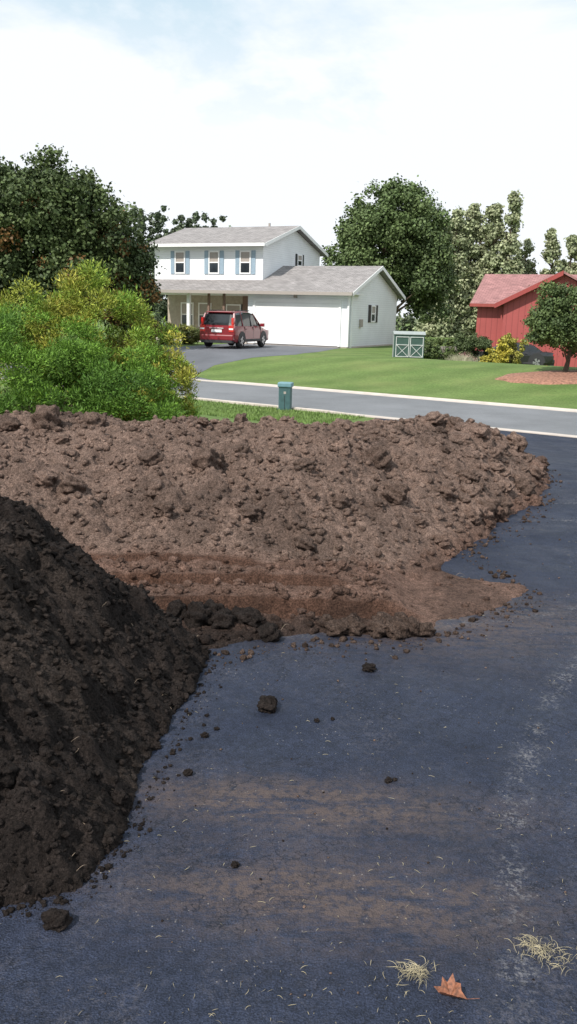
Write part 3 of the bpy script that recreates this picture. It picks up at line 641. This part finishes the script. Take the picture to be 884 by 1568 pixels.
# ------------------------------------------------------------ utility pedestal
M_ped=simple('green_plastic',(.05,.11,.115),.5,.2,10);M_pedl=simple('pedestal_lid',(.14,.27,.31),.5,.1)
pe=Fr((-.0,21.3),gz(-.1,21.3),'utility_pedestal',math.radians(10))
def rbox(fr,name,a0,a1,v0,v1,z0,z1,mat,bev=.02):
    o=fr.box(name,a0,a1,v0,v1,z0,z1,mat);m=o.modifiers.new('b','BEVEL');m.width=bev;m.segments=3;return o
rbox(pe,'body',.03,.33,.0,.26,0,.58,M_ped);rbox(pe,'cap',.0,.36,-.03,.29,.56,.68,M_pedl,.03)
pe.box('label',.14,.20,-.006,-.002,.40,.46,M_gutter);pe.box('seam',.17,.18,-.006,-.001,.02,.36,M_dark);pe.box('base_flange',0,.36,-.03,.29,-.05,.03,M_ped)
# ------------------------------------------------------------ cars
def car(name,loc,zb,heading,paint,H=1.68,L=4.5,W=1.82,sedan=False):
    e=empty(name);ch,sh=math.cos(heading),math.sin(heading)
    def P(x,y,z): return (loc[0]+x*ch+y*sh,loc[1]-x*sh+y*ch,zb+z)
    k=H/1.68;w=W/2
    tyre=simple('tyre',(.02,.02,.02),.8,.2,20);alloy=simple('alloy',(.45,.45,.46),.35,.05,metal=.8);trimd=simple('dark_plastic',(.03,.03,.033),.6,.1)
    glass=glass_mat('car_glass',(.012,.014,.016));redl=simple('tail_light',(.55,.015,.01),.2,.1,coat=1)
    def loft(nm,sts,mat,smooth=True,mats=None,mf=None):
        V=[];F=[];n=len(sts[0][1]);mi=[]
        for y,sec in sts:
            for x,z in sec:V.append(P(x,y,z*k))
            for x,z in reversed(sec):V.append(P(-x,y,z*k))
        m=2*n
        for i in range(len(sts)-1):
            for j in range(m):
                F.append((i*m+j,i*m+(j+1)%m,(i+1)*m+(j+1)%m,(i+1)*m+j));mi.append(mf(i,min(j,m-2-j)) if mf else 0)
        F.append(tuple(range(m)));mi.append(mf(-1,0) if mf else 0);F.append(tuple((len(sts)-1)*m+j for j in range(m-1,-1,-1)));mi.append(mf(-2,0) if mf else 0)
        return mesh_obj(nm,V,F,mats or [mat],parent=e,midx=mi)
    def sec(wb,ws,wt,zt,zb_=.28): return [(wb*.93,zb_),(wb,zb_+.12),(ws,.62),(ws*1.0,.80),(wt,zt-.03),(wt-.06,zt)]
    B=[(-.0,sec(w*.88,w*.93,w*.86,.95,.42)),(.07,sec(w*.95,w*.985,w*.92,1.0,.35)),(.35,sec(w*.99,w,w*.95,1.03)),(1.2,sec(w,w,w*.965,1.03)),(2.4,sec(w,w,w*.965,1.0)),(3.2,sec(w,w*.995,w*.95,.98)),(3.5,sec(w*.99,w*.99,w*.9,.96)),(4.1,sec(w*.96,w*.96,w*.84,.86)),(4.38,sec(w*.88,w*.9,w*.74,.76,.32)),(4.5,sec(w*.78,w*.8,w*.6,.66,.38))]
    B=[(y*L/4.5,s) for y,s in B]
    loft('body',B,paint)
    def gs(wb,wt,zt):return [(wb,.97),(wb-.01,1.0),((wb*.35+wt*.65),zt-.12),(wt,zt-.05),(wt-.16,zt)]
    if not sedan:
        G=[(.05,gs(w*.90,w*.80,1.04)),(.10,gs(w*.92,w*.80,1.15)),(.30,gs(w*.93,w*.76,1.56)),(.42,gs(w*.94,w*.76,1.62)),(1.2,gs(w*.95,w*.78,1.68)),(2.1,gs(w*.95,w*.78,1.67)),(2.5,gs(w*.94,w*.76,1.61)),(3.0,gs(w*.92,w*.78,1.28)),(3.35,gs(w*.88,w*.8,1.03))]
    else:
        G=[(.55,gs(w*.88,w*.80,1.04)),(1.0,gs(w*.9,w*.70,1.38)),(1.4,gs(w*.92,w*.68,1.5)),(2.2,gs(w*.92,w*.68,1.5)),(2.55,gs(w*.92,w*.7,1.4)),(3.3,gs(w*.88,w*.8,1.03))]
    G=[(y*L/4.5,s) for y,s in G];ng=len(G)-1
    def mf(i,j):
        if i<0:return 0
        if j in(1,2):return 1
        if j>=3:return 1 if (i<=1 or i>=ng-2) else 0
        return 0
    loft('cabin',G,paint,mats=[paint,glass],mf=mf)
    def bar(nm,p0,p1,r,m):
        V=[];F=[];tube(V,F,P(p0[0],p0[1],p0[2]*k),P(p1[0],p1[1],p1[2]*k),r,r,6);mesh_obj(nm,V,F,[m],parent=e)
    if not sedan:
        for sx in(-1,1):
            bar('d_pillar',(sx*w*.90,.1,1.02),(sx*w*.79,.32,1.56),.05,paint)
            bar('c_pillar',(sx*w*.955,1.0,1.0),(sx*w*.80,.95,1.6),.03,paint);bar('b_pillar',(sx*w*.955,2.0,1.0),(sx*w*.80,1.95,1.6),.03,trimd)
            bar('a_pillar',(sx*w*.9,3.3,1.0),(sx*w*.79,2.45,1.57),.035,paint);bar('roof_rail',(sx*w*.72,.6,1.69),(sx*w*.72,2.2,1.71),.02,trimd)
    def bx(nm,x0,x1,y0,y1,z0,z1,m,bev=.02):
        V=[P(x,y,z*k) for z in(z0,z1) for y in(y0,y1) for x in(x0,x1)]
        o=mesh_obj(nm,V,[(0,1,3,2),(4,6,7,5),(0,4,5,1),(2,3,7,6),(0,2,6,4),(1,5,7,3)],[m],parent=e)
        if bev:
            q=o.modifiers.new('b','BEVEL');q.width=bev;q.segments=2
    for sx in(-1,1):
        x0,x1=sorted((sx*w*.66,sx*w*.93))
        bx('tail_light',x0,x1,-.02,.2,.74,1.04 if not sedan else .9,redl)
        if not sedan:
            x0,x1=sorted((sx*w*.78,sx*w*.90));bx('upper_tail_light',x0,x1,.03,.22,1.05,1.38,redl)
            x0,x1=sorted((sx*w*.68,sx*w*.91));bx('reverse_light',x0,x1,-.03,-.018,.84,.91,M_trim,0)
        bx('side_mirror',*sorted((sx*(w+.0),sx*(w+.2))),3.0*L/4.5,3.12*L/4.5,.98,1.14,paint)
        bx('side_cladding',*sorted((sx*(w-.03),sx*(w+.012))),.95,3.2*L/4.5,.3,.42,trimd)
        bx('door_handle',*sorted((sx*(w-.02),sx*(w+.03))),1.25,1.4,.86,.89,paint,.008)
        for yy in (1.15,2.15,3.1): bx('door_gap',*sorted((sx*(w-.03),sx*(w+.004))),yy*L/4.5,yy*L/4.5+.02,.43,.97,trimd,0)
    bx('rear_bumper',-w*.93,w*.93,-.07,.14,.36,.62,paint,.05);bx('rear_valance',-w*.86,w*.86,-.055,.2,.24,.40,trimd)
    bx('number_plate',-.26,.26,-.035,-.005,.72,.84,M_trim,.005);bx('hatch_handle',-.35,.35,-.03,0.02,.88,.92,alloy,.01)
    if not sedan: bx('rear_spoiler',-w*.7,w*.7,.2,.5,1.6,1.655,paint)
    bx('front_bumper',-w*.85,w*.85,L-.25,L+.04,.3,.55,paint,.06)
    for sx in(-1,1): bx('head_light',*sorted((sx*w*.5,sx*w*.82)),L-.32,L-.02,.62,.76,M_trim,.04)
    r=.34 if not sedan else .31
    for yy in(.82*L/4.5,3.45*L/4.5):
        for sx in(-1,1):
            V=[];F=[]
            prof=[(.0,r-.13),(.02,r-.1),(.02,r-.03),(.05,r),(.2,r),(.24,r-.04),(.24,.05)]
            sg_=28
            for d,rr in prof:
                for i in range(sg_):
                    a=2*math.pi*i/sg_;V.append(P(sx*(w+.02-d),yy+rr*math.cos(a),(r+rr*math.sin(a))/k))
            for q in range(len(prof)-1):
                for i in range(sg_):F.append((q*sg_+i,q*sg_+(i+1)%sg_,(q+1)*sg_+(i+1)%sg_,(q+1)*sg_+i))
            mesh_obj('tyre',V,F,[tyre],parent=e,smooth=True)
            V=[];F=[]
            for s5 in range(5):
                a=2*math.pi*s5/5;b0=len(V)
                for rr,dw in((.03,.3),(r-.12,.32),):
                    for q in(-dw,dw):
                        aa=a+q*(1 if rr>.1 else 2.5);V.append(P(sx*(w+.012),yy+rr*math.cos(aa),(r+rr*math.sin(aa))/k))
                F.append((b0,b0+1,b0+3,b0+2))
            mesh_obj('wheel_rim',V,F,[alloy],parent=e)
            V=[P(sx*(w+.006),yy,r/k)]
            for i in range(20):
                a=2*math.pi*i/20;V.append(P(sx*(w+.006),yy+(r+.035)*math.cos(a),(r+max(-.1,(r+.035)*math.sin(a)))/k))
            mesh_obj('wheel_well',V,[(0,1+i,1+(i+1)%20) for i in range(20)],[trimd],parent=e)
            V=[];F=[]
            for i in range(15):
                a=math.pi*i/14
                for rr in(r+.03,r+.10):V.append(P(sx*(w+.008),yy+rr*math.cos(a),(r+rr*math.sin(a))/k))
            for i in range(14):F.append((2*i,2*i+1,2*i+3,2*i+2))
            mesh_obj('wheel_arch',V,F,[trimd],parent=e)
    return e
paint=simple('red_paint',(.20,.008,.017),.35,.04,2,coat=.5)
car('red_suv',(-3.5,39.9),-.035,math.radians(20),paint)
black=simple('black_paint',(.012,.012,.014),.3,.1,2,coat=.8)
car('black_sedan',(12.9,43.2),gz(11.5,43)+.01,math.radians(-80),black,H=1.45,L=4.4,W=1.75,sedan=True)
# ------------------------------------------------------------ light, sky, camera
EL=math.radians(47);AZ=math.atan2(-.66,-.75)
S=Vector((math.sin(AZ)*math.cos(EL),math.cos(AZ)*math.cos(EL),math.sin(EL)))
sd=bpy.data.lights.new('sun','SUN');sd.energy=4.9;sd.angle=math.radians(.6);sd.color=(1,.95,.88)
so=bpy.data.objects.new('sun',sd);COL.objects.link(so);so.rotation_euler=(-S).to_track_quat('-Z','Y').to_euler()
w=bpy.data.worlds.new('World');scene.world=w;w.use_nodes=True;nt=w.node_tree;bg=nt.nodes['Background'];bg.inputs[1].default_value=.1
sky=nd(nt,'ShaderNodeTexSky',sky_type='NISHITA',sun_disc=False,sun_elevation=EL,sun_rotation=AZ)
tc=nd(nt,'ShaderNodeTexCoord').outputs['Generated'];sx=nd(nt,'ShaderNodeSeparateXYZ');nt.links.new(tc,sx.inputs[0])
mp=nd(nt,'ShaderNodeMapping');mp.inputs['Scale'].default_value=(1,1,2.2);mp.inputs['Location'].default_value=(.35,0,0);nt.links.new(tc,mp.inputs[0])
nz=noise(nt,3.0,6,.6,vec=mp.outputs[0],dist=.3)
low=ramp(nt,sx.outputs[2],[(.14,.9),(.32,0)])
fac=mth(nt,'ADD',ramp(nt,nz,[(.40,.30),(.62,1)]),low,clamp=True)
blue=mixc(nt,.65,sky.outputs[0],(5.8,9.0,10.6))
c=mixc(nt,fac,blue,(9.9,10.3,10.8))
nt.links.new(c,bg.inputs[0])
cam=bpy.data.cameras.new('camera');co=bpy.data.objects.new('camera',cam);COL.objects.link(co);scene.camera=co
cam.sensor_fit='VERTICAL';cam.sensor_height=36;cam.sensor_width=36;cam.lens=30;cam.clip_end=2000;cam.clip_start=.05
p_=math.radians(13.09);r_=math.radians(1.5)
Fv=Vector((0,math.cos(p_),-math.sin(p_)));R0=Vector((1,0,0));U0=Vector((0,math.sin(p_),math.cos(p_)))
R=R0*math.cos(r_)+U0*math.sin(r_);U=-R0*math.sin(r_)+U0*math.cos(r_)
Mx=Matrix((R,U,-Fv)).transposed().to_4x4();Mx.translation=Vector((0,0,1.6));co.matrix_world=Mx
scene.view_settings.view_transform='Standard';scene.view_settings.look='None';scene.view_settings.exposure=0
